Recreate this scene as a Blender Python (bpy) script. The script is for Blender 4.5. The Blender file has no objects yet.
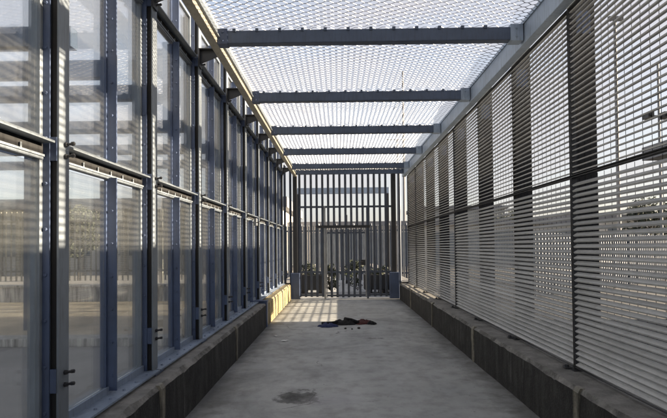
import bpy, math, random
from mathutils import Vector, Matrix, noise
random.seed(7)
scene = bpy.context.scene
COL = scene.collection
R = math.radians
H = 1.55                       # eye height
L = 1.456                      # bay length
ORD = ['nearest', 'second', 'third', 'fourth', 'fifth', 'sixth', 'seventh', 'eighth',
       'ninth', 'tenth', 'eleventh', 'twelfth', 'thirteenth']

# ------------------------------------------------------------------ mesh helper
class MB:
    def __init__(s): s.v = []; s.f = []
    def box(s, x0, x1, y0, y1, z0, z1):
        b = len(s.v)
        s.v += [(x0,y0,z0),(x1,y0,z0),(x1,y1,z0),(x0,y1,z0),(x0,y0,z1),(x1,y0,z1),(x1,y1,z1),(x0,y1,z1)]
        s.f += [tuple(b+i for i in q) for q in ((0,3,2,1),(4,5,6,7),(0,1,5,4),(1,2,6,5),(2,3,7,6),(3,0,4,7))]
        return s
    def prism(s, poly, axis, a0, a1):
        """extrude a closed 2-D polygon along axis 'x','y' or 'z'"""
        b = len(s.v); n = len(poly)
        for a in (a0, a1):
            for p, q in poly:
                s.v.append({'x': (a,p,q), 'y': (p,a,q), 'z': (p,q,a)}[axis])
        for i in range(n):
            j = (i+1) % n
            s.f.append((b+i, b+j, b+n+j, b+n+i))
        s.f.append(tuple(b+i for i in reversed(range(n)))); s.f.append(tuple(b+n+i for i in range(n)))
        return s
    def tube(s, p, q, r, r2=None, n=8, caps=True):
        p = Vector(p); q = Vector(q); r2 = r if r2 is None else r2
        d = (q-p).normalized(); u = d.orthogonal().normalized(); w = d.cross(u)
        b = len(s.v)
        for c, rr in ((p, r), (q, r2)):
            for i in range(n):
                a = 2*math.pi*i/n
                s.v.append(tuple(c + u*math.cos(a)*rr + w*math.sin(a)*rr))
        for i in range(n):
            j = (i+1) % n
            s.f.append((b+i, b+j, b+n+j, b+n+i))
        if caps:
            s.f.append(tuple(b+i for i in reversed(range(n)))); s.f.append(tuple(b+n+i for i in range(n)))
        return s
    def bolt_y(s, x, y, z, r=.011, h=.009):      # bolt head facing -Y
        return s.tube((x,y,z), (x,y-h,z), r, r*.75, 6)
    def bolt_x(s, x, y, z, r=.011, h=.009):      # bolt head facing +X
        return s.tube((x,y,z), (x+h,y,z), r, r*.75, 6)
    def build(s, name, mat, parent=None, bevel=0, smooth=False):
        me = bpy.data.meshes.new(name); me.from_pydata(s.v, [], s.f); me.update()
        import bmesh
        bm = bmesh.new(); bm.from_mesh(me); bmesh.ops.recalc_face_normals(bm, faces=bm.faces); bm.to_mesh(me); bm.free()
        me.materials.append(mat)
        if smooth:
            for p in me.polygons: p.use_smooth = True
        o = bpy.data.objects.new(name, me); COL.objects.link(o)
        if parent: o.parent = parent
        if bevel:
            m = o.modifiers.new('bevel', 'BEVEL'); m.width = bevel; m.segments = 2; m.limit_method = 'ANGLE'
        return o

def tag(o, label, cat, group=None, kind=None):
    if label: o['label'] = label
    if cat: o['category'] = cat
    if group: o['group'] = group
    if kind: o['kind'] = kind
    return o
def thing(name, label, cat, loc=(0,0,0), rz=0, group=None):
    o = bpy.data.objects.new(name, None); COL.objects.link(o); o.empty_display_size = .1
    o.location = loc; o.rotation_euler = (0,0,rz)
    return tag(o, label, cat, group)
def struct(o):
    o['kind'] = 'structure'; return o
def dup(root, loc, label, rz=None):
    r = root.copy(); COL.objects.link(r); r.location = loc; r['label'] = label
    if rz is not None: r.rotation_euler = (0,0,rz)
    for ch in list(root.children):
        c = ch.copy(); COL.objects.link(c); c.parent = r
        for g in list(ch.children):
            d = g.copy(); COL.objects.link(d); d.parent = c
    return r

# ------------------------------------------------------------------ materials
def new_mat(name):
    m = bpy.data.materials.new(name); m.use_nodes = True
    nt = m.node_tree; nt.nodes.clear()
    out = nt.nodes.new('ShaderNodeOutputMaterial'); b = nt.nodes.new('ShaderNodeBsdfPrincipled')
    nt.links.new(b.outputs[0], out.inputs[0])
    return m, nt, b, out
class G:
    """tiny node-graph helper"""
    def __init__(s, nt): s.nt = nt; s.pos = None
    def n(s, t, **k):
        x = s.nt.nodes.new(t)
        for a, v in k.items(): setattr(x, a, v)
        return x
    def link(s, a, b): s.nt.links.new(a, b)
    def P(s):
        if s.pos is None: s.pos = s.n('ShaderNodeNewGeometry').outputs['Position']
        return s.pos
    def mapping(s, scale=(1,1,1), loc=(0,0,0)):
        m = s.n('ShaderNodeMapping'); m.inputs['Scale'].default_value = scale; m.inputs['Location'].default_value = loc
        s.link(s.P(), m.inputs[0]); return m.outputs[0]
    def noise(s, scale, detail=4, rough=.55, vec=None, dist=0):
        x = s.n('ShaderNodeTexNoise'); x.inputs['Scale'].default_value = scale; x.inputs['Detail'].default_value = detail
        x.inputs['Roughness'].default_value = rough; x.inputs['Distortion'].default_value = dist
        s.link(vec if vec is not None else s.P(), x.inputs['Vector']); return x.outputs['Fac']
    def ramp(s, fac, stops):
        r = s.n('ShaderNodeValToRGB'); e = r.color_ramp.elements
        while len(e) < len(stops): e.new(.5)
        for el, (p, c) in zip(e, stops):
            el.position = p; el.color = (c,c,c,1) if isinstance(c, (int,float)) else (*c,1)
        s.link(fac, r.inputs[0]); return r.outputs[0]
    def mix(s, fac, a, b, mode='MIX'):
        m = s.n('ShaderNodeMix', data_type='RGBA', blend_type=mode)
        for i, v in ((0,fac),(6,a),(7,b)):
            if isinstance(v, (int,float)): m.inputs[i].default_value = v if i == 0 else (v,v,v,1)
            elif isinstance(v, tuple): m.inputs[i].default_value = (*v,1)
            else: s.link(v, m.inputs[i])
        return m.outputs[2]
    def math(s, op, a, b=None, clamp=False):
        m = s.n('ShaderNodeMath', operation=op); m.use_clamp = clamp
        for i, v in ((0,a),(1,b)):
            if v is None: continue
            if isinstance(v, (int,float)): m.inputs[i].default_value = v
            else: s.link(v, m.inputs[i])
        return m.outputs[0]
    def bump(s, h, strength, dist, b):
        x = s.n('ShaderNodeBump'); x.inputs['Strength'].default_value = strength; x.inputs['Distance'].default_value = dist
        s.link(h, x.inputs['Height']); s.link(x.outputs[0], b.inputs['Normal'])

def metal_paint(name, col, rough=.5, metallic=0, grime=.5, rust=0.0, gcol=(.05,.045,.04)):
    m, nt, b, o = new_mat(name); g = G(nt)
    n1 = g.noise(3.0, 6, .6); n2 = g.noise(40, 3, .6, g.mapping((1,1,.12)))
    c = g.mix(g.ramp(n1, [(.3,.0),(.75,1.0)]), tuple(x*.8 for x in col), tuple(min(1,x*1.25) for x in col))
    dirt = g.math('MULTIPLY', g.ramp(n2, [(.5,0),(.8,1)]), grime)
    c = g.mix(dirt, c, gcol)
    if rust:
        n3 = g.noise(7, 8, .7); c = g.mix(g.ramp(n3, [(.72-rust*.1,0),(.8,.8)]), c, (.16,.075,.035))
    g.link(c, b.inputs['Base Color']); b.inputs['Metallic'].default_value = metallic
    g.link(g.ramp(n1, [(.2,rough-.12),(.8,min(1,rough+.18))]), b.inputs['Roughness'])
    g.bump(n2, .08, .002, b)
    return m

def slat_paint():
    m, nt, b, o = new_mat('weathered_slats'); g = G(nt)
    per = g.noise(1.0, 2, .5, g.mapping((.5,.22,31))); blot = g.noise(2.3, 6, .65); fine = g.noise(30, 4, .7, g.mapping((1,.4,1)))
    c = g.mix(g.ramp(per, [(.3,0),(.7,1)]), (.37,.372,.37), (.53,.535,.53))
    c = g.mix(g.math('MULTIPLY', g.ramp(blot, [(.48,0),(.75,1)]), .4), c, (.22,.215,.205))
    c = g.mix(g.math('MULTIPLY', g.ramp(fine, [(.52,0),(.75,1)]), .4), c, (.16,.155,.145))
    g.link(c, b.inputs['Base Color']); b.inputs['Roughness'].default_value = .55; b.inputs['Metallic'].default_value = .15
    return m
M = {}
M['sill'] = metal_paint('sill_steel', (.19,.235,.31), .5, .1, .5, .3)
M['galv'] = metal_paint('galvanised_steel', (.165,.19,.22), .5, .25, .35)
M['navy'] = metal_paint('navy_steel', (.060,.085,.155), .45, .1, .4, .5)
M['beam'] = metal_paint('beam_steel', (.085,.112,.168), .5, .15, .5, .6)
M['rail'] = metal_paint('rail_steel', (.36,.43,.52), .5, .15, .45)
M['dark'] = metal_paint('dark_steel', (.03,.031,.035), .55, .1, .3)
M['post'] = metal_paint('post_steel', (.016,.016,.018), .85, 0, .3)
M['shadeblack'] = metal_paint('shade_black', (.008,.008,.009), .8, 0, .2)  # black standing for shade in the column hollows and frame gaps
M['slat'] = slat_paint()
M['mesh'] = metal_paint('mesh_steel', (.33,.345,.385), .5, .3, .2)
M['pale'] = metal_paint('pale_steel', (.066,.082,.115), .5, .2, .4, .3)
M['palelight'] = metal_paint('galvanised_pale', (.30,.31,.32), .5, .25, .4, .3)
M['cream'] = metal_paint('weathered_cream_paint', (.30,.28,.235), .55, .1, .5, .4)

def concrete_floor():
    m, nt, b, o = new_mat('walkway_concrete'); g = G(nt)
    big = g.noise(.7, 5, .6); mid = g.noise(4.5, 6, .65); fine = g.noise(90, 3, .6)
    c = g.mix(g.ramp(big, [(.3,0),(.72,1)]), (.27,.283,.288), (.385,.395,.39))
    c = g.mix(g.math('MULTIPLY', g.ramp(mid, [(.45,0),(.72,1)]), .7), c, (.15,.15,.147))
    c = g.mix(g.math('MULTIPLY', g.ramp(fine, [(.4,0),(.7,1)]), .25), c, (.28,.275,.26))
    # dirt gathered along both kerbs
    sx = g.n('ShaderNodeSeparateXYZ'); g.link(g.P(), sx.inputs[0])
    ed = g.math('ABSOLUTE', g.math('SUBTRACT', sx.outputs[0], .19))
    ed = g.math('ADD', ed, g.math('MULTIPLY', mid, .5))
    c = g.mix(g.math('MULTIPLY', g.ramp(g.math('MULTIPLY', ed, .5), [(.76,0),(.95,1)]), .8), c, (.06,.058,.052))
    pale = g.noise(1.3, 6, .62, g.mapping((.55,.8,1),(3,1,0)), .6)
    c = g.mix(g.math('MULTIPLY', g.ramp(pale, [(.52,0),(.72,1)]), .55), c, (.44,.45,.45))
    dk = g.noise(.9, 7, .7, g.mapping((.7,.6,1),(9,4,0)), .8)
    c = g.mix(g.math('MULTIPLY', g.ramp(dk, [(.50,0),(.66,1)]), .5), c, (.085,.087,.088))
    vc = g.n('ShaderNodeTexVoronoi', feature='DISTANCE_TO_EDGE'); vc.inputs['Scale'].default_value = .33
    wv = g.n('ShaderNodeVectorMath', operation='ADD'); ns = g.n('ShaderNodeTexNoise'); ns.inputs['Scale'].default_value = 2.2; ns.inputs['Detail'].default_value = 6
    g.link(g.P(), ns.inputs['Vector']); sc_ = g.n('ShaderNodeVectorMath', operation='SCALE'); sc_.inputs['Scale'].default_value = .55
    g.link(ns.outputs['Color'], sc_.inputs[0]); g.link(g.P(), wv.inputs[0]); g.link(sc_.outputs[0], wv.inputs[1]); g.link(wv.outputs[0], vc.inputs['Vector'])
    crk = g.math('MULTIPLY', g.ramp(vc.outputs['Distance'], [(.0,1),(.0035,0)]), g.ramp(big, [(.48,0),(.56,.75)]))
    c = g.mix(crk, c, (.04,.04,.04))
    grit = g.noise(220, 2, .5); c = g.mix(g.math('MULTIPLY', g.ramp(grit, [(.60,0),(.70,1)]), .45), c, (.09,.088,.085))
    # small dark specks
    vo = g.n('ShaderNodeTexVoronoi'); vo.inputs['Scale'].default_value = 5; g.link(g.P(), vo.inputs['Vector'])
    c = g.mix(g.math('MULTIPLY', g.ramp(vo.outputs['Distance'], [(.035,1),(.06,0)]), .55), c, (.05,.05,.05))
    # oil stain
    def spot(cx, cy, rx, ry, dist):
        mp = g.mapping((1/rx, 1/ry, 0), (-cx/rx, -cy/ry, 0))
        ad = g.n('ShaderNodeVectorMath', operation='LENGTH'); g.link(mp, ad.inputs[0])
        return g.math('ADD', ad.outputs['Value'], g.math('MULTIPLY', g.math('SUBTRACT', g.noise(7, 5, .65), .5), dist))
    st = g.ramp(spot(-.43, 5.2, .24, .26, 2.2), [(.2,1),(.75,.75),(1.15,0)])
    c = g.mix(g.math('MULTIPLY', st, g.ramp(g.noise(16,6,.7), [(.3,.82),(.6,1)])), c, (.006,.0055,.006))
    sheen = g.ramp(spot(-.05, 5.1, .3, .35, 1.6), [(.3,1),(1.2,0)])  # puddle-like sheen right of the stain, painted pale into the colour
    c = g.mix(g.math('MULTIPLY', sheen, .45), c, (.33,.33,.35))
    g.link(c, b.inputs['Base Color'])
    wet = g.noise(1.1, 5, .6, g.mapping((1.6,.5,1)))
    g.link(g.ramp(wet, [(.42,.72),(.62,.42)]), b.inputs['Roughness'])
    b.inputs['Specular IOR Level'].default_value = .5
    g.bump(g.math('ADD', g.math('MULTIPLY', fine, .25), mid), .25, .006, b)
    return m
M['floor'] = concrete_floor()

def kerb_mat(name, top, side, mould=.8):
    m, nt, b, o = new_mat(name); g = G(nt)
    ge = g.n('ShaderNodeNewGeometry'); g.pos = ge.outputs['Position']
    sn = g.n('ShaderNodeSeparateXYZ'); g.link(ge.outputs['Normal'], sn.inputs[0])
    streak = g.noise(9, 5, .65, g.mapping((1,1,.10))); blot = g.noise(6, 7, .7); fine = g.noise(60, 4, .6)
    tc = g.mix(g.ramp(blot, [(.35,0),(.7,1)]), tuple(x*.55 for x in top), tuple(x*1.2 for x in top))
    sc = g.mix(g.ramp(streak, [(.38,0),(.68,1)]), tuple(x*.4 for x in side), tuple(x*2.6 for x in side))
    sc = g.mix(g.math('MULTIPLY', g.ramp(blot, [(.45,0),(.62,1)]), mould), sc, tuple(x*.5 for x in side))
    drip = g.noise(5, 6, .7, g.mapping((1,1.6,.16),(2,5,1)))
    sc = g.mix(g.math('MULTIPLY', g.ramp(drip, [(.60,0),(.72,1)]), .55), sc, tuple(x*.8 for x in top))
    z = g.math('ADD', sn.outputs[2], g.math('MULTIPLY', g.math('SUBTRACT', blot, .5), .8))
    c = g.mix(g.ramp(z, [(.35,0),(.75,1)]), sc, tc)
    c = g.mix(g.math('MULTIPLY', g.ramp(fine, [(.55,0),(.75,1)]), .13), c, tuple(x*1.2 for x in top))
    g.link(c, b.inputs['Base Color']); b.inputs['Roughness'].default_value = .9
    g.bump(g.math('ADD', blot, g.math('MULTIPLY', fine, .6)), .8, .016, b)
    return m
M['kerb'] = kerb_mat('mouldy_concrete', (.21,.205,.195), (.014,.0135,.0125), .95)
M['kerbsun'] = kerb_mat('sun_tinted_concrete', (.25,.21,.125), (.21,.17,.09), .4)  # ochre is warm sunlight on the far left kerb, painted into the concrete
M['pilaster'] = kerb_mat('pale_stained_concrete', (.25,.24,.21), (.13,.12,.095), .7)
M['wall'] = kerb_mat('outside_concrete', (.40,.38,.35), (.36,.34,.31), .1)

def glass():
    m, nt, b, o = new_mat('dusty_glazing'); g = G(nt)
    nt.nodes.remove(b)
    ge = g.n('ShaderNodeNewGeometry'); dt = g.n('ShaderNodeVectorMath', operation='DOT_PRODUCT')
    g.link(ge.outputs['Incoming'], dt.inputs[0]); g.link(ge.outputs['Normal'], dt.inputs[1])
    fz = g.math('POWER', g.math('SUBTRACT', 1.0, g.math('ABSOLUTE', dt.outputs['Value']), True), 5.0)
    fz = g.math('ADD', .06, g.math('MULTIPLY', fz, 1.25), True)
    tr = g.n('ShaderNodeBsdfTransparent'); tr.inputs[0].default_value = (.93,.955,.96,1)
    gl = g.n('ShaderNodeBsdfGlossy'); gl.inputs['Roughness'].default_value = .03; gl.inputs['Color'].default_value = (1,1,1,1)
    mx = g.n('ShaderNodeMixShader'); g.link(fz, mx.inputs[0]); g.link(tr.outputs[0], mx.inputs[1]); g.link(gl.outputs[0], mx.inputs[2])
    rf = g.n('ShaderNodeBsdfRefraction'); rf.inputs['IOR'].default_value = 1.08; rf.inputs['Roughness'].default_value = .22
    rf.inputs['Color'].default_value = (.95,.965,.97,1)
    tm = g.n('ShaderNodeMixShader'); g.link(g.ramp(g.noise(.9, 4, .6), [(.3,.08),(.7,.34)]), tm.inputs[0])
    g.link(tr.outputs[0], tm.inputs[1]); g.link(rf.outputs[0], tm.inputs[2]); g.link(tm.outputs[0], mx.inputs[1])
    df = g.n('ShaderNodeBsdfDiffuse'); df.inputs[0].default_value = (.46,.465,.46,1)
    tl = g.n('ShaderNodeBsdfTranslucent'); tl.inputs[0].default_value = (.46,.465,.46,1)
    d2 = g.n('ShaderNodeMixShader'); d2.inputs[0].default_value = .5; g.link(df.outputs[0], d2.inputs[1]); g.link(tl.outputs[0], d2.inputs[2])
    dust = g.noise(2.2, 6, .65, g.mapping((1,1,.35))); runs = g.noise(26, 3, .6, g.mapping((1,1,.05)))
    f = g.math('ADD', g.math('MULTIPLY', g.ramp(dust, [(.3,.02),(.8,.085)]), 1.0), g.math('MULTIPLY', g.ramp(runs, [(.45,0),(.8,1)]), .04))
    m2 = g.n('ShaderNodeMixShader'); g.link(f, m2.inputs[0]); g.link(mx.outputs[0], m2.inputs[1]); g.link(d2.outputs[0], m2.inputs[2])
    wob = g.noise(1.4, 2, .5); bp = g.n('ShaderNodeBump'); bp.inputs['Strength'].default_value = .12; bp.inputs['Distance'].default_value = .02
    g.link(wob, bp.inputs['Height']); g.link(bp.outputs[0], gl.inputs['Normal'])
    g.link(m2.outputs[0], o.inputs[0])
    return m
M['glass'] = glass()

def plain(name, col, rough=.8, var=.3, scale=6, bump=0):
    m, nt, b, o = new_mat(name); g = G(nt)
    n = g.noise(scale, 6, .65)
    c = g.mix(g.ramp(n, [(.3,0),(.7,1)]), tuple(x*(1-var) for x in col), tuple(min(1,x*(1+var)) for x in col))
    g.link(c, b.inputs['Base Color']); b.inputs['Roughness'].default_value = rough
    if bump: g.bump(n, .5, bump, b)
    return m
M['ground'] = plain('dusty_ground', (.17,.16,.14), .95, .35, .35)
M['asphalt'] = plain('yard_asphalt', (.045,.045,.047), .95, .3, 2)
M['sand'] = plain('sandy_paving', (.36,.30,.22), .95, .3, 1.2)
M['matt'] = plain('matt_black_rod', (.012,.012,.012), 1, .3, 5)
M['matt'].node_tree.nodes['Principled BSDF'].inputs['Specular IOR Level'].default_value = .05
M['paving'] = plain('pale_paving', (.20,.19,.18), .9, .2, .8)
M['render'] = plain('pale_render', (.50,.49,.47), .85, .15, .5)
M['grey'] = plain('grey_fascia', (.16,.165,.18), .7, .15, 1)
M['window'] = plain('dark_window', (.16,.185,.21), .12, .2, 1)
M['black'] = plain('black_fabric', (.006,.006,.007), 1, .5, 30, .01)
M['red'] = plain('dark_red_fabric', (.05,.010,.010), .95, .5, 30, .01)
M['blue'] = plain('navy_fabric', (.022,.03,.085), .95, .4, 30, .01)
M['paper'] = plain('crumpled_paper', (.65,.65,.64), .9, .1, 30, .003)
M['stone'] = plain('dark_stone', (.03,.028,.026), .9, .4, 30)
M['leaf'] = plain('dark_leaf', (.02,.028,.013), .7, .5, 3)
M['leafdry'] = plain('dry_leaf', (.045,.05,.032), .75, .4, 3)
M['bark'] = plain('grey_bark', (.10,.085,.07), .95, .35, 12)
M['shedmetal'] = plain('shed_cladding', (.30,.31,.31), .6, .15, 2)

# ------------------------------------------------------------------ ground and walkway
struct(MB().box(-900,900,-400,1500,-.5,-.02).build('ground', M['ground']))
struct(MB().box(-1.42,1.80,-5,40,-.3,0).build('walkway_floor', M['floor']))
struct(MB().box(2.4,120,42,60,-.1,-.008).build('right_pavement', M['paving']))
struct(MB().box(2.4,120,-30,41.9,-.1,-.010).build('asphalt_yard', M['asphalt']))
struct(MB().box(-60,-2.2,-5,120,-.1,-.008).build('left_pavement', M['paving']))

# ------------------------------------------------------------------ kerb walls
def kerb(name, xa, xb, y0, y1, label, mat, joints, zt=.465):
    """low concrete upstand with a hand-finished, slightly wavering top edge and joint ribs"""
    t = thing(name, label, 'kerb wall', ((xa+xb)/2, y0, 0))
    cx = (xa+xb)/2; mb = MB(); n = max(4, int((y1-y0)/.05))
    sg = 1 if xb > xa else -1
    nz = lambda y, f, k: noise.noise((xa*3+k, y*f, k))
    def prof(y):
        chip = max(0, nz(y,4,7)-.25)*.06 + max(0, nz(y,13,8)-.25)*.03
        return [(xa + sg*.006*nz(y,2,1), 0), (xa + sg*(.006*nz(y,3,2)), zt*.5),
                (xa + sg*(.004+.010*nz(y,4,3)+chip*.4), zt-.035-chip+.008*nz(y,6,4)),
                (xa + sg*(.032+.010*nz(y,5,5)+chip), zt-.004+.007*nz(y,4,6)), (xb, zt), (xb, 0)]
    rows = []
    for i in range(n+1):
        y = y0 + (y1-y0)*i/n; b = len(mb.v)
        mb.v += [(p-cx, y-y0, q) for p, q in prof(y)]; rows.append(b)
    for i in range(n):
        for k in range(6):
            j = (k+1) % 6
            mb.f.append((rows[i]+k, rows[i]+j, rows[i+1]+j, rows[i+1]+k))
    mb.f.append(tuple(rows[0]+k for k in range(6))); mb.f.append(tuple(rows[-1]+k for k in range(6)))
    mb.build('upstand', mat, t)
    s = 1 if xb > xa else -1
    for y in joints:
        mb = MB(); k = 14
        for i in range(k+1):
            z = (zt+.004)*i/k; wl = .042+.022*noise.noise((z*9,y,1)); wr = .042+.022*noise.noise((z*9,y,5))
            xi = xa - s*(.010+.004*noise.noise((z*7,y,9))) + (s*.02 if i == k else 0)
            mb.v += [(xi-cx, y-y0-wl, z), (xi-cx, y-y0+wr, z), (xa+s*.04-cx, y-y0+wr+.006, z), (xa+s*.04-cx, y-y0-wl-.006, z)]
        for i in range(k):
            for q in range(4):
                l = (q+1) % 4; mb.f.append((i*4+q, i*4+l, i*4+4+l, i*4+4+q))
        mb.f.append((k*4,k*4+1,k*4+2,k*4+3))
        mb.build('pilaster', M['pilaster'], t)
    return t
kerb('kerb_wall', -1.414, -1.80, -4, 9.75, 'mouldy dark concrete kerb wall under the glazed side', M['kerb'], [-1.9, 1.05, 4.0, 6.92])
kerb('kerb_wall', -1.414, -1.80, 9.93, 14.75, 'kerb wall with ochre sunlight painted in at the far end beside the patch of sunlight', M['kerbsun'], [11.2, 12.66, 14.1])
kerb('kerb_wall', 1.795, 2.32, -4, 14.75, 'black stained concrete kerb wall along the foot of the louvred side', M['kerb'], [-2.0, .92, 3.83, 6.75, 9.66, 12.5])
kerb('kerb_wall', -1.414, -1.80, 15.3, 32, 'low concrete kerb wall continuing past the gate on the glazed side', M['kerb'], [])
kerb('kerb_wall', 1.795, 2.32, 15.3, 32, 'low concrete kerb wall continuing past the gate on the louvred side', M['kerb'], [])
# stub post between the two left kerbs
t = thing('stub_post', 'short dark blue steel stub post where dark kerb meets the sun-tinted one', 'post', (-1.40, 9.76, 0))
MB().box(-.33,.0,0,.15,0,.50).build('box_section', M['navy'], t, bevel=.006)
MB().box(-.34,.012,-.012,.162,.50,.512).build('cap', M['navy'], t)

# ------------------------------------------------------------------ left glazed wall: columns
XG = -1.71
Y0 = 2.85
PTS = [Y0 + L*k for k in range(-3, 9)]
ZTOP = 4.28
def make_column():
    t = thing('steel_column', '', 'column', (0,0,0), 0, 'steel columns of the glazed wall')
    # three-sided channel, open towards the near side
    mb = MB(); w = .10
    mb.box(-1.78,-1.602,.055,.108,.47,ZTOP)
    mb.box(-1.612,-1.600,0,.108,.47,ZTOP)          # inner flange seen from the walkway
    mb.box(-1.78,-1.655,0,.054,.47,ZTOP)
    mb.build('channel', M['galv'], t)
    # black strips paint the shade inside the open channel, interrupted by the cleats
    g = MB()
    cle = [.80, 2.13, 3.74]
    z = .50
    for c in cle + [ZTOP+.1]:
        if c-.07 > z: g.box(-1.653,-1.614,.012,.050,z,min(c-.07,ZTOP-.02))
        z = c+.07
    g.build('hollow_shade', M['shadeblack'], t)
    p = MB(); p.box(-1.735,-1.650,-.008,0,.49,ZTOP)
    zz = .62
    while zz < ZTOP:
        p.bolt_y(-1.672,-.008,zz); zz += .262
    p.build('cover_plate', M['navy'], t)
    for c in cle:
        q = MB().box(-1.649,-1.612,-.004,.011,c-.068,c+.068)
        q.build('cleat', M['navy'], t)
        for dz in (-.035,.035):
            MB().tube((-1.60,.06,c+dz),(-1.54,.062,c+dz+.009),.008,.008,8).tube((-1.560,.0615,c+dz+.006),(-1.543,.062,c+dz+.008),.012,.012,6).tube((-1.598,.06,c+dz),(-1.584,.06,c+dz+.002),.015,.015,6).build('threaded_rod', M['dark'], t)
    b = MB()
    b.prism([(-1.60,3.70),(-1.60,3.86),(-1.33,3.86),(-1.33,3.81)], 'y', .02, .032)
    b.box(-1.60,-1.33,-.03,.085,3.861,3.873)
    b.box(-1.60,-1.585,-.03,.085,3.66,3.86)
    b.build('bracket', M['dark'], t)
    b = MB().box(-1.76,-1.56,-.05,.15,.468,.482).build('base_plate', M['navy'], t)
    return t
c0 = make_column()
vis = [y for y in PTS if y > 2]
col_label = lambda i: f'{ORD[i]} galvanised and navy steel column of the glazed wall, counted from the camera'
for i, y in enumerate(PTS):
    k = i - (len(PTS)-len(vis))
    lab = col_label(k) if k >= 0 else f'steel column of the glazed wall behind the camera, {ORD[-k-1]} back'
    if i == 0: c0.location = (0,y,0); c0['label'] = lab
    else: dup(c0, (0,y,0), lab)

# ------------------------------------------------------------------ left glazed wall: panels
def make_panel(z0, z1, kind):
    """framed twin-pane unit between two columns; local y 0..L-.11"""
    W = L-.118
    t = thing('glazed_panel', '', 'glass panel', (0,0,0), 0, kind)
    fr = MB()
    fr.box(XG-.03,XG+.02,0,.042,z0,z1); fr.box(XG-.03,XG+.02,W-.028,W,z0,z1)
    fr.box(XG-.03,XG+.02,.042,W-.028,z0,z0+.045); fr.box(XG-.03,XG+.02,.042,W-.028,z1-.026,z1)
    fr.build('frame', M['galv'], t, bevel=.003)
    lip = MB()
    if z0 < 1:
        lip.box(XG+.022,-1.555,-.05,W+.05,z0-.014,z0); lip.box(XG+.022,XG+.034,0,W,z0,z0+.05)
        y = .1
        while y < W: lip.tube((-1.60,y,z0),(-1.60,y,z0+.012),.012,.01,6); y += .22
        lip.build('sill', M['sill'], t)
    else:
        lip.box(XG+.022,-1.612,.004,W-.012,z0-.004,z0+.010)
        y = .12
        lip.build('lower_lip', M['galv'], t, bevel=.002)
    if z1 < 4:
        l2 = MB(); l2.box(XG+.022,-1.672,.004,W-.012,z1-.012,z1); l2.box(XG+.022,XG+.03,.004,W-.012,z1-.028,z1-.0125)
        y = .12
        while y < W-.05:
            l2.tube((-1.679,y,z1),(-1.679,y,z1+.030),.006,.006,6); y += .2
        l2.build('upper_lip', M['galv'], t)
    if z1 < 4:
        MB().box(XG-.05,XG+.021,-.0,W,z1+.002,z1+.064).build('gap_shade', M['shadeblack'], t)  # black filler paints the shade of the open gap between frames
    ym = W/2+.02
    mu = MB().box(XG-.028,XG+.018,ym-.02,ym+.02,z0+.046,z1-.046)
    mu.box(XG+.0185,-1.622,ym-.006,ym+.006,z0+.02,z1-.02)
    mu.box(XG+.019,XG+.026,ym+.0065,ym+.024,z0+.05,z1-.05)
    z = z0+.13
    while z < z1-.05:
        mu.bolt_y(-1.655,ym-.006,z,.010); z += .24
    mu.build('mullion', M['navy'], t)
    for a, b in ((.043,ym-.021),(ym+.021,W-.029)):
        MB().box(XG-.005,XG+.003,a,b,z0+.046,z1-.046).build('pane', M['glass'], t)
    return t
low = make_panel(.50, 2.095, 'lower glazed panels'); up = make_panel(2.165, 3.705, 'upper glazed panels'); cl = make_panel(3.775, 4.26, 'clerestory glazed panels')
for pr, nm in ((low,'lower'),(up,'upper'),(cl,'clerestory')):
    for i, y in enumerate(PTS):
        if y > 14.3: continue
        k = i - (len(PTS)-len(vis))
        where = f'just before the {ORD[k+1]} steel column' if k >= -1 else f'behind the camera, {ORD[-k-2]} back'
        lab = f'{nm} twin-pane dusty glazed panel {where}'
        if i == 0: pr.location = (0,y+.112,0); pr['label'] = lab
        else: dup(pr, (0,y+.112,0), lab)
# lock box on the far glazed panel
t = thing('lock_box', 'small pale metal lock box on a distant glazed panel', 'lock', (-1.60, 9.75, 2.0))
MB().box(-.04,.02,-.05,.05,-.02,.12).build('case', M['palelight'], t, bevel=.004)
MB().tube((.021,0,.05),(.06,0,.05),.012).tube((.06,0,.05),(.06,-.09,.05),.009).build('handle', M['dark'], t)

# ------------------------------------------------------------------ rails and roof
RZ = 3.66
t = thing('roof_rail', 'pale cream edge rail of the roof carried on brackets beside the glass', 'rail', (-1.27,-4,3.66))
MB().box(-.045,.045,0,18.9,.005,.21).build('box_section', M['cream'], t, bevel=.004)
MB().box(.046,.072,0,18.9,.06,.075).box(.046,.052,0,18.9,.0755,.16).build('mesh_clamp', M['galv'], t)
t = thing('roof_rail', 'broad grey blue edge rail of the roof above the louvred wall', 'rail', (1.98,-4,3.62))
MB().box(-.05,.05,0,18.9,0,.25).build('box_section', M['rail'], t, bevel=.006)
MB().box(-.062,-.051,0,18.9,.2,.235).build('mesh_clamp', M['rail'], t)
def make_beam():
    t = thing('roof_beam', '', 'beam', (0,0,0), 0, 'cross beams of the roof')
    MB().box(-1.205,1.905,0,.10,RZ,RZ+.135).build('box_section', M['beam'], t, bevel=.008)
    cl_ = MB(); xx = -1.05
    while xx < 1.75:
        cl_.box(xx-.016,xx+.016,-.006,.106,RZ+.1355,RZ+.150).box(xx-.016,xx+.016,-.012,-.0005,RZ+.118,RZ+.150); xx += .235
    cl_.build('mesh_clips', M['beam'], t)
    e = MB().box(1.790,1.9165,-.009,.109,RZ-.012,RZ+.16)
    for dz in (.03,.115): e.bolt_y(1.85,-.009,RZ+dz,.013)
    e.build('end_plate', M['rail'], t)
    e = MB().box(-1.223,-1.12,-.009,.109,RZ-.006,RZ+.152)
    for dz in (.03,.115): e.bolt_y(-1.17,-.009,RZ+dz,.013)
    e.build('end_plate', M['navy'], t)
    return t
b0 = make_beam()
BY = [5.10+2.07*k for k in range(-4,5)]
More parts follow.
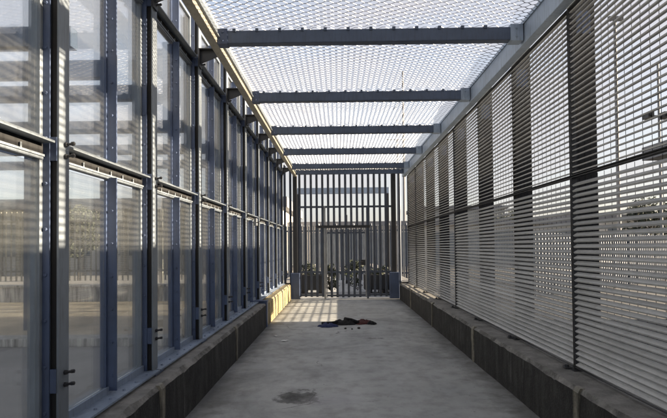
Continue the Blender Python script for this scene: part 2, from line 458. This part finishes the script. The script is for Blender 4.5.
for i, y in enumerate(BY):
    k = i-4
    lab = (f'{ORD[k]} blue grey steel roof cross beam in view, counted from the camera' if k >= 0
           else f'steel roof cross beam overhead out of view, {ORD[-k-1]} back')
    if i == 0: b0.location = (0,y,0); b0['label'] = lab
    else: dup(b0, (0,y,0), lab)
def expanded(x0, x1, ylen, S=.086, LW=.14, w=.0098, th=.004, seed=0):
    """expanded metal: zig-zag strands with flat bonds where neighbouring strands join"""
    mb = MB(); rows = int(round(ylen/(S/2))); S2 = ylen/rows; nx = int((x1-x0)/(LW/2)); h = (x1-x0)/nx
    for j in range(rows):
        yc = (j+.5)*S2; pts = []
        for i in range(nx+1):
            s = 1 if (i+j) % 2 == 0 else -1; x = x0+i*h; y = yc - s*S2*.44
            yn = yc/ylen; zz = -.022*math.sin(math.pi*min(1,max(0,yn)))*(1+.6*noise.noise((x*.9,seed*3.1,0))) + .010*noise.noise((x*1.7,yc*1.7,seed*5))
            y += .003*noise.noise((x*6,yc*9,seed)); x += .003*noise.noise((x*7,yc*5,seed+40))
            if i > 0: pts.append(Vector((x-h*.22, y, zz)))
            if i < nx: pts.append(Vector((x+h*.22, y, zz)))
        for a, b in zip(pts[:-1], pts[1:]):
            d = (b-a).normalized(); nrm = Vector((-d.y, d.x, 0))*w*.5
            up_ = Vector((0,0,th*.5)); tl = Vector((0,0,.0015)); q = len(mb.v)
            for c in (a, b):
                for e in (c-nrm-up_-tl, c+nrm-up_+tl, c+nrm+up_+tl, c-nrm+up_-tl): mb.v.append(tuple(e))
            for k in range(4):
                l = (k+1) % 4; mb.f.append((q+k, q+l, q+4+l, q+4+k))
    return mb
me0 = None
for i, y in enumerate(BY[:-1] + [BY[-1]]):
    k = i-4
    t = thing('roof_mesh', (f'expanded metal roof mesh sheet just beyond the {ORD[k]} roof beam' if k >= 0 else
              ('expanded metal roof mesh sheet just before the nearest roof beam in view' if k == -1 else f'expanded metal roof mesh sheet overhead out of view, {ORD[-k-2]} back')),
              'mesh sheet', (0,y+.05,RZ+.172), 0, 'expanded metal roof mesh sheets')
    ln = 2.04 if i < len(BY)-1 else 1.5
    if True:
        o = expanded(-1.22,1.93,ln,seed=i).build('expanded_metal', M['mesh'], t)
        if me0 is None: me0 = o
    else:
        o = me0.copy(); COL.objects.link(o); o.parent = t

# ------------------------------------------------------------------ right louvred wall
XL = 2.03
PITCH = .0485
def louvre(name, z0, z1, ylen, tilt=33, th=.014, d=.042):
    """bar grating: tilted flat slats on thin cross rods, with an edge frame"""
    t = thing('louvre_panel', '', 'louvre panel', (0,0,0))
    mb = MB(); a = R(tilt); rj = random.Random(int(z0*100+tilt))
    dx, dz = math.cos(a)*d/2, math.sin(a)*d/2; nx_, nz_ = -math.sin(a)*th/2, math.cos(a)*th/2
    z = z0+.03
    while z < z1-.02:
        cx = XL+.025+rj.uniform(-.0015,.0015); a = R(tilt+rj.uniform(-1.6,1.6))
        dx, dz = math.cos(a)*d/2, math.sin(a)*d/2; nx_, nz_ = -math.sin(a)*th/2, math.cos(a)*th/2
        z += rj.uniform(-.0012,.0012)
        poly = [(cx-dx-nx_, z-dz-nz_), (cx+dx-nx_, z+dz-nz_), (cx+dx+nx_, z+dz+nz_), (cx-dx+nx_, z-dz+nz_)]
        mb.prism(poly, 'y', .012, ylen-.012); z += PITCH
    mb.build('slats', M['slat'], t)
    r = MB(); y = .1
    while y < ylen-.02:
        r.tube((XL+.048,y,z0+.01),(XL+.048,y,z1-.01),.002,n=5); y += .1
    r.build('cross_rods', M['matt'], t)
    f = MB().box(XL,XL+.05,0,.008,z0,z1).box(XL,XL+.05,ylen-.008,ylen,z0,z1)
    f.box(XL,XL+.05,.008,ylen-.008,z0,z0+.006).box(XL,XL+.05,.008,ylen-.008,z1-.006,z1)
    f.build('edge_frame', M['dark'], t)
    return t
YP = 4.37
RP = [YP + L*k for k in range(-4, 8)]
pan0 = YP - 3*L
lo_ = louvre('lower', .49, 2.135, 3*L-.012); hi_ = louvre('upper', 2.147, 3.615, 3*L-.012, 10, .0098, .030)
names = ['mostly behind the camera', 'nearest in view at right edge', 'second in view', 'third in view', 'at the far end by the gate']
for pr, nm in ((lo_,'lower'),(hi_,'upper')):
    for i in range(4):
        y = pan0 + (i-1)*3*L
        if i == 3:
            o = louvre(nm, *((.49,2.135) if nm == 'lower' else (2.147,3.615)), 3*L-.012, *((17, .009) if nm == 'lower' else (10, .0098, .030)))
            o.location = (0,y,0); o['label'] = f'{nm} louvred grating panel of grey slats, {names[i]}'; o['group'] = nm+' louvred panels'
        else:
            lab = f'{nm} louvred grating panel of grey slats, {names[i]}'
            if i == 0: pr.location = (0,y,0); pr['label'] = lab; pr['group'] = nm+' louvred panels'
            else: dup(pr, (0,y,0), lab)
# last, shorter panels up to the gate
yl = pan0 + 3*3*L
for nm, z0, z1 in (('lower',.49,2.135),('upper',2.147,3.615)):
    if 14.6-yl > .3:
        o = louvre(nm, z0, z1, 14.6-yl, *((17, .009) if nm == 'lower' else (10, .0098, .030))); o.location = (0,yl,0); o['label'] = f'{nm} louvred grating panel of grey slats, at the far end by the gate'; o['group'] = nm+' louvred panels'
def make_rpost():
    t = thing('steel_post', '', 'post', (0,0,0), 0, 'dark posts behind the louvres')
    p = MB()
    p.box(XL+.056,XL+.068,0,.12,.46,3.87).box(XL+.068,XL+.225,.054,.066,.46,3.87).box(XL+.225,XL+.237,0,.12,.46,3.87)
    p.box(XL+.068,XL+.225,0,.006,.46,3.87)
    p.build('box_section', M['post'], t)
    c = MB().box(XL+.075,XL+.20,-.010,-.0005,3.40,3.60)
    for dz in (.05,.15): c.bolt_y(XL+.12,-.010,3.40+dz,.013)
    c.build('cleat', M['navy'], t)
    MB().box(XL-.02,XL+.245,-.05,.17,.455,.470).build('base_plate', M['dark'], t)
    f = MB().tube((XL-.035,.06,.47),(XL-.035,.06,.50),.016,n=6).box(XL-.06,XL-.001,.03,.09,.4705,.478)
    f.build('fixing_bolt', M['dark'], t)
    return t
r0 = make_rpost(); rv = [y for y in RP if y > 3]
for i, y in enumerate(RP):
    k = i-(len(RP)-len(rv))
    lab = f'{ORD[k]} dark steel post behind the louvres, counted from the camera' if k >= 0 else f'dark steel post behind the louvres, out of view, {ORD[-k-1]} back'
    if i == 0: r0.location = (0,y,0); r0['label'] = lab
    else: dup(r0, (0,y,0), lab)

# ------------------------------------------------------------------ palisade fence and gate at the end
def pale_mb(x, z0, z1, y=0, w=.072):
    """folded W-section palisade pale"""
    t_ = .004; h = w/2
    a = [(x-h,y+.016),(x-h*.55,y),(x-h*.18,y+.012),(x+h*.18,y+.012),(x+h*.55,y),(x+h,y+.016)]
    poly = a + [(p, q+t_) for p, q in reversed(a)]
    return MB().prism(poly, 'z', z0, z1)
YF = 15.0
f = thing('palisade_fence', 'dark steel palisade fence closing the end of the walkway up to the roof', 'fence', (0.2,YF,0))
def ch(mb, name, mat, par, bevel=0):
    pl = par.location
    mb.v = [(a-pl[0], b-pl[1], c-pl[2]) for a, b, c in mb.v]
    return mb.build(name, mat, par, bevel)
GX0, GX1 = -.36, .84
x = -1.15; n = 0
while x < 1.60:
    if GX0-.05 < x < GX1+.05:
        ch(pale_mb(x,2.20,4.05,YF), 'pale', M['pale'], f)
    else:
        ch(pale_mb(x,.06,4.05,YF), 'pale', M['pale'], f)
    x += .1725
for xx in (-1.43,-1.60,1.86):
    ch(pale_mb(xx,.46 if xx > 0 else .47,4.05,YF+.05), 'pale', M['pale'], f)
for z in (.08,.77):
    for a, b in ((-1.22,GX0-.07),(GX1+.07,1.60)):
        ch(MB().box(a,b,YF+.021,YF+.066,z,z+.06), 'rail', M['pale'], f)
ch(MB().box(-1.22,1.60,YF+.021,YF+.066,2.73,2.79), 'rail', M['pale'], f)
ch(MB().box(-1.22,1.60,YF+.021,YF+.066,4.0,4.06), 'rail', M['pale'], f)
for a, b in ((-1.35,-1.225),(1.605,1.745)):
    p = ch(MB().box(a,b,YF-.02,YF+.11,0,4.0), 'post', M['dark'], f, .005)
    ch(MB().box(a-.07,b+.07,YF-.08,YF+.15,0,.78), 'post_foot', M['navy'], f, .008)
for a, b in ((GX0-.068,GX0-.012),(GX1+.012,GX1+.068)):
    ch(MB().box(a,b,YF+.0,YF+.07,0,2.78), 'gate_post', M['palelight'] if a < 0 else M['pale'], f, .003)
ch(MB().box(GX0-.28,GX1+.12,YF-.012,YF+.078,2.12,2.20), 'gate_header', M['dark'], f)
g_ = thing('palisade_gate', 'narrow steel palisade gate under a black header bar', 'gate', (GX0,YF,0))
for z in (.07,.77,1.95):
    ch(MB().box(GX0,GX1,YF+.021,YF+.06,z,z+.055), 'rail', M['pale'], g_)
for a, b in ((GX0,GX0+.03),(GX1-.03,GX1)):
    ch(MB().box(a,b,YF-.005,YF+.0205,.04,2.10), 'stile', M['palelight'], g_)
x = GX0+.16
while x < GX1-.06:
    ch(pale_mb(x,.04,2.08,YF-.002), 'pale', M['pale'], g_); x += .17
ch(MB().box(GX1-.16,GX1-.03,YF-.045,YF-.006,1.0,1.16).tube((GX1-.1,YF-.045,1.1),(GX1-.1,YF-.09,1.1),.01).tube((GX1-.1,YF-.09,1.1),(GX1-.22,YF-.09,1.1),.009), 'lock', M['dark'], g_)
# portal frame just before the fence
t = thing('portal_beam', 'double blue steel portal beam on top of the gate opening', 'beam', (0,14.55,3.74))
ch(MB().box(-1.30,1.92,14.55,14.66,3.68,3.80), 'lower_beam', M['beam'], t, .006)
ch(MB().box(-1.30,1.92,14.52,14.66,3.82,3.86), 'upper_flange', M['rail'], t)

# ------------------------------------------------------------------ beyond the gate: second fence, planting, portal
YB = 21.0
f2 = thing('palisade_fence', 'second galvanised palisade fence farther back seen through the gate', 'fence', (.2,YB,0))
x = -2.6
k = 0
while x < 3.0:
    ch(pale_mb(x,.15,2.45+(.08 if k % 7 == 3 else 0),YB,.07), 'pale', M['palelight'] if k % 2 else M['pale'], f2); x += .105; k += 1
for z in (.4,2.2):
    ch(MB().box(-2.7,3.05,YB+.021,YB+.066,z,z+.06), 'rail', M['pale'], f2)
for px in (-2.7,.35,1.25,3.0):
    ch(MB().box(px-.05,px+.05,YB+.07,YB+.17,0,2.9), 'post', M['dark'], f2)
t = thing('portal_frame', 'blue steel portal frame standing beyond the gate', 'frame', (.2,19.4,0))
ch(MB().box(-1.6,2.0,19.4,19.52,3.62,3.86), 'beam', M['rail'], t, .006)
for a in (-1.6,1.86): ch(MB().box(a,a+.13,19.395,19.525,0,3.615), 'post', M['dark'], t, .006)

def leaf_cloud(n, rx, ry, rz, cz, size, seed, clumps=9, low=.25):
    rnd = random.Random(seed); mb = MB(); cs = []
    for i in range(clumps):
        a = rnd.uniform(0, 6.283); r = rnd.uniform(.1,.8); 
        cs.append((math.cos(a)*r*rx, math.sin(a)*r*ry, cz+rnd.uniform(-.75,.8)*rz, rnd.uniform(.3,.55)))
    for i in range(n):
        c = rnd.choice(cs); v = Vector((rnd.gauss(0,1), rnd.gauss(0,1), rnd.gauss(0,1))).normalized()*rnd.uniform(.35,1.0)**.6
        p = Vector((c[0]+v.x*c[3]*rx, c[1]+v.y*c[3]*ry, max(low*.2, c[2]+v.z*c[3]*rz)))
        u = Vector((rnd.gauss(0,1), rnd.gauss(0,1), rnd.gauss(0,.6))).normalized(); w = u.orthogonal().normalized()
        s = size*rnd.uniform(.6,1.3); b = len(mb.v)
        mb.v += [tuple(p-u*s), tuple(p+w*s*.45), tuple(p+u*s), tuple(p-w*s*.45)]
        mb.f.append((b,b+1,b+2,b+3))
    return mb
def plant(x, y, h, r, seed, label, leaves=700, mat='leaf', size=.05):
    t = thing('shrub', label, 'shrub', (x,y,0), 0, 'shrubs behind the gate')
    rnd = random.Random(seed); st = MB()
    for i in range(5):
        a = rnd.uniform(0,6.28); st.tube((0,0,0),(math.cos(a)*r*.5, math.sin(a)*r*.5, h*.7),.012,.005,6)
    st.build('stem', M['bark'], t)
    leaf_cloud(leaves, r, r, h*.42, h*.58, size, seed).build('foliage', M[mat], t)
for i, (px, h, r, lab) in enumerate([(-1.05,1.0,.33,'dark leafy shrub behind the fence, left of the gate beside the wall'),
        (-.25,.92,.30,'dark leafy shrub behind the left side of the gate'),
        (.55,1.05,.33,'tallest dark leafy shrub behind the right side of the gate'),
        (1.35,.96,.31,'dark leafy shrub behind the fence at the right wall')]):
    plant(px, 16.9, h, r, 20+i, lab)
def planter(x0, x1, label):
    t = thing('planter_trough', label, 'planter', ((x0+x1)/2,16.6,0))
    w = (x1-x0)/2
    mb = MB().box(-w,w,0,.05,.12,.62).box(-w,w,.55,.60,.12,.62).box(-w,-w+.05,.05,.55,.12,.62).box(w-.05,w,.05,.55,.12,.62).box(-w+.05,w-.05,.05,.55,.12,.50)
    mb.build('trough', M['dark'], t, .01)
    for s in (-1,1):
        MB().box(s*(w-.18)-.08,s*(w-.18)+.08,.05,.55,0,.119).build('foot', M['dark'], t)
planter(-1.36,-.42,'long black planter trough behind the fence, left of the gate')
planter(.86,1.74,'long black planter trough behind the fence, right of the gate')

# ------------------------------------------------------------------ things lying on the floor
def heap(name, label, cat, x, y, rx, ry, h, mat, seed, rot=0, sleeves=()):
    N, Mr = 44, 12; rnd = random.Random(seed); mb = MB()
    def rad(a): return 1 + .35*noise.noise((math.cos(a)*1.6+seed, math.sin(a)*1.6, 0)) + .16*noise.noise((math.cos(a)*5, math.sin(a)*5, seed))
    for j in range(Mr+1):
        f_ = j/Mr
        for i in range(N):
            a = 2*math.pi*i/N; r = rad(a)*f_
            px, py = rx*r*math.cos(a), ry*r*math.sin(a)
            fold = abs(noise.noise((px*9+seed, py*5, 3)))*.9 + .5*noise.noise((px*22, py*14, seed))*.5
            hz = h*max(0, (1-f_**2.2))*(.45+.9*fold) + (.012 if f_ < 1 else .001) + .018*(1-f_)*noise.noise((px*30,py*30,seed))
            mb.v.append((px, py, max(.001, hz)))
    for j in range(Mr):
        for i in range(N):
            k = (i+1) % N
            mb.f.append((j*N+i, j*N+k, (j+1)*N+k, (j+1)*N+i))
    mb.f = mb.f[:]
    o = mb.build(name, mat, None, 0, True); o.location = (x,y,0.002); o.rotation_euler = (0,0,rot)
    return tag(o, label, cat, 'clothes dropped on the floor')
def sleeve(root, pts, r, mat, name='sleeve'):
    mb = MB()
    for (a, b, ra, rb) in [(pts[i], pts[i+1], r*(1-.12*i), r*(1-.12*(i+1))) for i in range(len(pts)-1)]:
        mb.tube(a, b, ra, rb, 10)
    o = mb.build(name, mat, root, 0, True); return o
j1 = heap('crumpled_jacket', 'crumpled black jacket in a heap on the floor by the sun patch', 'jacket', .10, 10.12, .34, .22, .115, M['black'], 3)
sleeve(j1, [(-.12,-.1,.04),(-.3,-.17,.035),(-.44,-.12,.03)], .036, M['black'])
sleeve(j1, [(.02,.06,.085),(.16,-.05,.075),(.30,-.1,.035)], .04, M['black'])
heap('crumpled_shirt', 'dark red garment lying crumpled right of the black jacket', 'shirt', .50, 10.2, .22, .22, .085, M['red'], 9)
heap('crumpled_hood', 'small dark cloth bundle at right end of the dropped clothes', 'cloth', .66, 10.06, .10, .12, .08, M['black'], 14)
heap('dropped_scarf', 'navy blue cloth lying flat left of the black jacket', 'cloth', -.22, 9.80, .19, .17, .07, M['blue'], 21, .2)
def pebble(x, y, s, label, seed):
    mb = MB(); N = 10
    for j in range(6):
        ph = math.pi*j/5
        for i in range(N):
            a = 2*math.pi*i/N; v = Vector((math.sin(ph)*math.cos(a), math.sin(ph)*math.sin(a), math.cos(ph)*.65))
            v *= s*(1+.35*noise.noise(v*1.5+Vector((seed,0,0)))); mb.v.append(tuple(v))
    for j in range(5):
        for i in range(N):
            k = (i+1) % N; mb.f.append((j*N+i, j*N+k, (j+1)*N+k, (j+1)*N+i))
    o = mb.build('stone', M['stone'], None, 0, True); o.location = (x,y,s*.55); tag(o, label, 'stone', 'small stones on the floor')
for px, w in ((.12,'leftmost'),(.245,'middle'),(.375,'rightmost')):
    pebble(px, 9.45+.06*math.sin(px*23), {'leftmost':.024,'middle':.019,'rightmost':.028}[w], f'{w} of three small dark stones in front of the clothes', px*10)
def litter(x, y, s, label, seed):
    mb = MB(); N = 7
    for j in range(N):
        for i in range(N):
            mb.v.append(((i/(N-1)-.5)*s*1.5, (j/(N-1)-.5)*s, .006+.02*abs(noise.noise((i*.8+seed, j*.8, 0)))))
    for j in range(N-1):
        for i in range(N-1): mb.f.append((j*N+i, j*N+i+1, (j+1)*N+i+1, (j+1)*N+i))
    o = mb.build('paper_scrap', M['paper'], None, 0, True); o.location = (x,y,0); o.rotation_euler = (0,0,seed)
    tag(o, label, 'litter', 'litter on the floor')
litter(-.90, 8.3, .085, 'white paper scrap on the floor near the left kerb', 1.2)
litter(-1.1, 8.75, .05, 'tiny pale paper scrap closest to the left kerb', 2.2)

# ------------------------------------------------------------------ outside right
def mast(x, y, h, label):
    t = thing('floodlight_mast', label, 'floodlight mast', (x,y,0))
    MB().tube((0,0,0),(0,0,h),.17,.10,10).build('pole', M['grey'], t)
    MB().tube((-.42,0,h-.05),(.5,0,h-.05),.04).build('crossarm', M['grey'], t)
    for dx in (-.38,.02,.42):
        MB().prism([(-.18,-.1),(.18,-.1),(.13,.2),(-.13,.2)], 'z', -.16, .16).build('floodlight', M['grey'], t).location = (dx, -.1, h+.05)
mast(22.4, 40, 19.6, 'tall grey floodlight mast seen through louvres right of nearest post')
t = thing('camera_pole', 'slender pole with paired dark camera boxes at right edge', 'camera pole', (16.1,25,0))
MB().tube((0,0,0),(0,0,10.6),.075,.05,10).build('pole', M['grey'], t)
MB().tube((-.75,0,7.95),(.3,0,7.95),.035).build('arm', M['grey'], t)
for dx in (-.6,.2):
    MB().box(dx-.15,dx+.15,-.35,.15,7.78,8.08).tube((dx,-.35,7.93),(dx,-.45,7.93),.09).build('camera_box', M['dark'], t)
def building(name, label, x0, x1, y0, y1, h, wallm, band=.5, fins=0, win=0, finm=None, wz=(.32,.78), ww=.5):
    t = thing(name, label, 'building', ((x0+x1)/2,y0,0)); w = (x1-x0)/2
    MB().box(-w,w,0,y1-y0,-.01,h).build('wall', wallm, t)
    MB().box(-w-.4,w+.4,-.5,y1-y0+.4,h,h+band).build('roof', M['grey'], t)
    for i in range(win):
        a = -w + (i+.5-ww/2)*2*w/win; b = a + ww*2*w/win
        o = MB().box(a,b,-.03,.05,h*wz[0],h*wz[1]).build('window', M['window'], t)
        MB().box(a-.06,b+.06,-.09,-.031,h*wz[0]-.1,h*wz[0]-.01).build('sill', M['grey'], o)
    for i in range(fins):
        a = -w + (i+.5)*2*w/fins
        MB().box(a-.12,a+.12,-.45,-.002,0,h-.003).build('fin', finm or wallm, t)
    return t
building('long_shed', 'long pale low building far off seen through the lower louvres', 26, 78, 62, 74, 4.6, M['render'], .6, 0, 16)
building('depot_building', 'grey two storey building far beyond the right hand wall', 12, 25, 75, 86, 7.0, M['shedmetal'], .5, 0, 5)
building('sun_blocker', 'unseen low grey clad sun blocker outside the near right wall', 7.0, 11.0, -15, 10.45, 3.35, M['shedmetal'], .28, 0, 0)  # added out of view to keep the low sun off the near bays
# mesh boundary fence to the right
def boundary(name, label, xa, ya, xb, yb, h, step, mat, cat='fence', z0=0):
    a = Vector((xa,ya,0)); b = Vector((xb,yb,0)); ln = (b-a).length; ang = math.atan2(yb-ya, xb-xa)
    t = thing(name, label, cat, (xa,ya,z0), ang); x = 0; mb = MB()
    while x < ln:
        mb.box(x-.018,x+.018,-.03,.006,.1,h); x += step
    mb.build('palings', mat, t)
    for z in (.35,h-.3): MB().box(0,ln,.007,.05,z,z+.05).build('rail', mat, t)
    x = 0
    while x <= ln+.01:
        MB().box(x-.045,x+.045,.051,.14,0,h+.05).build('post', mat, t); x += 3
    return t
boundary('railing', 'upright bar steel railing outside the right wall on the paving', 5.2, 14, 30, 34, 1.9, .18, M['pale'])

def tree(x, y, h, seed, label, mat='leaf', n=2600):
    t = thing('tree', label, 'tree', (x,y,0), 0, 'trees on the horizon'); rnd = random.Random(seed)
    tr = MB(); tr.tube((0,0,0),(0,0,h*.45),h*.028,h*.018,8); tips = []
    for i in range(7):
        a = rnd.uniform(0,6.28); z = h*rnd.uniform(.28,.45); r = h*rnd.uniform(.15,.3)
        p = (math.cos(a)*r, math.sin(a)*r, z+h*rnd.uniform(.2,.4)); tr.tube((0,0,z),p,h*.011,h*.003,6); tips.append(p)
    tr.build('trunk', M['bark'], t)
    leaf_cloud(n, h*.36, h*.36, h*.32, h*.64, h*.03, seed, 14).build('crown', M[mat], t)
for i, (x, y, h, lab) in enumerate([(36,58,7.5,'bushy green tree on right horizon beside the long building'),
        (47,60,6.2,'rounder short tree on the right horizon'), (24,70,6.5,'slim tree standing before the grey two storey building'),
        (60,61,7.0,'wide tree at far right horizon behind the camera pole')]):
    tree(x, y, h, 50+i, lab)

# ------------------------------------------------------------------ outside left (seen through the glass)
building('station_hall', 'long cream hall with flat grey roof and upright fins beyond the glass', -46, -3.4, 30, 42, 3.95, M['render'], .62, 34, 12, M['cream'])
t = thing('garden_wall', 'low pale concrete wall crossing the yard outside the glass', 'wall', (-17,14,0))
MB().box(0,13.6,-.12,.12,-.01,.50).build('wall', M['wall'], t, .01)
MB().box(-.03,13.63,-.16,.16,.501,.57).build('coping', M['wall'], t, .01)
boundary('paling_fence', 'cream square bar fence standing on the low wall outside the glass', -17, 14, -3.45, 14, 2.05, .15, M['cream'], z0=.572)
t = thing('canopy_frame', 'open blue grey steel canopy frame standing in the yard outside the glass', 'canopy', (-8,9,0))
for yy in (5.2,6.15,7.1,9.1,11.2,13.2): MB().box(-6,5.2,yy-9,yy-9+.14,3.70,3.91).build('cross_beam', M['beam'], t)
for xx in (-5.9,2.4): MB().box(xx-.07,xx+.07,-3.9,4.5,3.50,3.695).build('girder', M['beam'], t)
for xx in (-5.9,2.4):
    for yy in (5.9,9.0,12.1): MB().box(xx-.09,xx+.09,yy-9,yy-9+.16,0,3.495).build('post', M['beam'], t)
t = thing('platform_edge', 'pale raised concrete edge strip lying across the yard outside the glass', 'kerb', (-20,8,0))
MB().box(0,17.4,0,.35,-.01,.13).build('edge_strip', M['wall'], t, .015)
struct(MB().box(-20,-2.6,8.36,13.8,-.05,.10).build('raised_platform', M['sand']))
for i, (x, y, h, lab) in enumerate([(-13,25,3.6,'sparse dull green tree before the cream hall, nearer the walkway'), (-19,24,3.2,'sparse dull green tree before the cream hall, farther left')]):
    tree(x, y, h, 80+i, lab, 'leafdry', 3000)

# ------------------------------------------------------------------ masts beyond the end
def wire_mast(x, y, h, label):
    t = thing('lattice_mast', label, 'mast', (x,y,0))
    MB().tube((0,0,0),(0,0,h),.16,.07,8).build('pole', M['grey'], t)
    MB().tube((-1.4,0,h*.86),(1.2,0,h*.86),.05).tube((-.9,0,h*.8),(0,0,h*.86),.03).build('crossarm', M['grey'], t)
wire_mast(6.0, 45, 17.4, 'taller slim mast rising above the end of the walkway')
wire_mast(6.9, 57, 16.0, 'shorter slim mast just left of the taller one')
building('terminal_building', 'broad low pale building closing the view behind the second fence', -14, 16, 34, 46, 2.95, M['render'], .3, 0, 15, None, (.1,.85), .88)

# ------------------------------------------------------------------ sky, sun, camera
SUN_SLOPE = .25; el = math.atan(SUN_SLOPE)
az = R(90)                                            # compass-style from +Y towards +X
d = Vector((math.sin(az)*math.cos(el), math.cos(az)*math.cos(el), math.sin(el)))
sun = bpy.data.lights.new('sun', 'SUN'); sun.energy = 5; sun.angle = R(.38); sun.color = (1,.83,.61)
so = bpy.data.objects.new('sun', sun); COL.objects.link(so); so.location = d*50
so.rotation_euler = d.to_track_quat('Z','Y').to_euler()
w = bpy.data.worlds.new('World'); scene.world = w; w.use_nodes = True
nt = w.node_tree; nt.nodes.clear(); g = G(nt)
out = g.n('ShaderNodeOutputWorld'); bg = g.n('ShaderNodeBackground'); bg.inputs[1].default_value = .073
sky = g.n('ShaderNodeTexSky', sky_type='NISHITA'); sky.sun_disc = False; sky.sun_elevation = el; sky.sun_rotation = az
sky.air_density = 1.0; sky.dust_density = 2.5; sky.ozone_density = 1.5
tc = g.n('ShaderNodeTexCoord'); g.pos = tc.outputs['Generated']
cl1 = g.noise(1.8, 7, .6, g.mapping((1,1,2.6)), .4)
cov = g.ramp(cl1, [(.30,.45),(.58,1)])
c = g.mix(g.math('MULTIPLY', cov, .85), sky.outputs[0], (2.02,1.9,1.93))
g.link(c, bg.inputs[0]); g.link(bg.outputs[0], out.inputs[0])

cam = bpy.data.cameras.new('camera'); co = bpy.data.objects.new('camera', cam); COL.objects.link(co); scene.camera = co
cam.sensor_width = 36; cam.lens = 36*500/667; cam.clip_start = .05; cam.clip_end = 3000
cam.shift_y = 27/667
yaw, pitch, roll = R(.52), R(1.26), -.0099
mw = Matrix.Rotation(yaw,4,'Z') @ Matrix.Rotation(R(90)+pitch,4,'X') @ Matrix.Rotation(roll,4,'Z')
co.matrix_world = Matrix.Translation((0,0,H)) @ mw

scene.render.engine = 'CYCLES'
cy = scene.cycles
cy.max_bounces = 8; cy.diffuse_bounces = 4; cy.glossy_bounces = 4; cy.transparent_max_bounces = 24
scene.view_settings.view_transform = 'Standard'; scene.view_settings.look = 'None'
scene.view_settings.gamma = 1; scene.view_settings.use_curve_mapping = False
scene.view_settings.exposure = 2.38
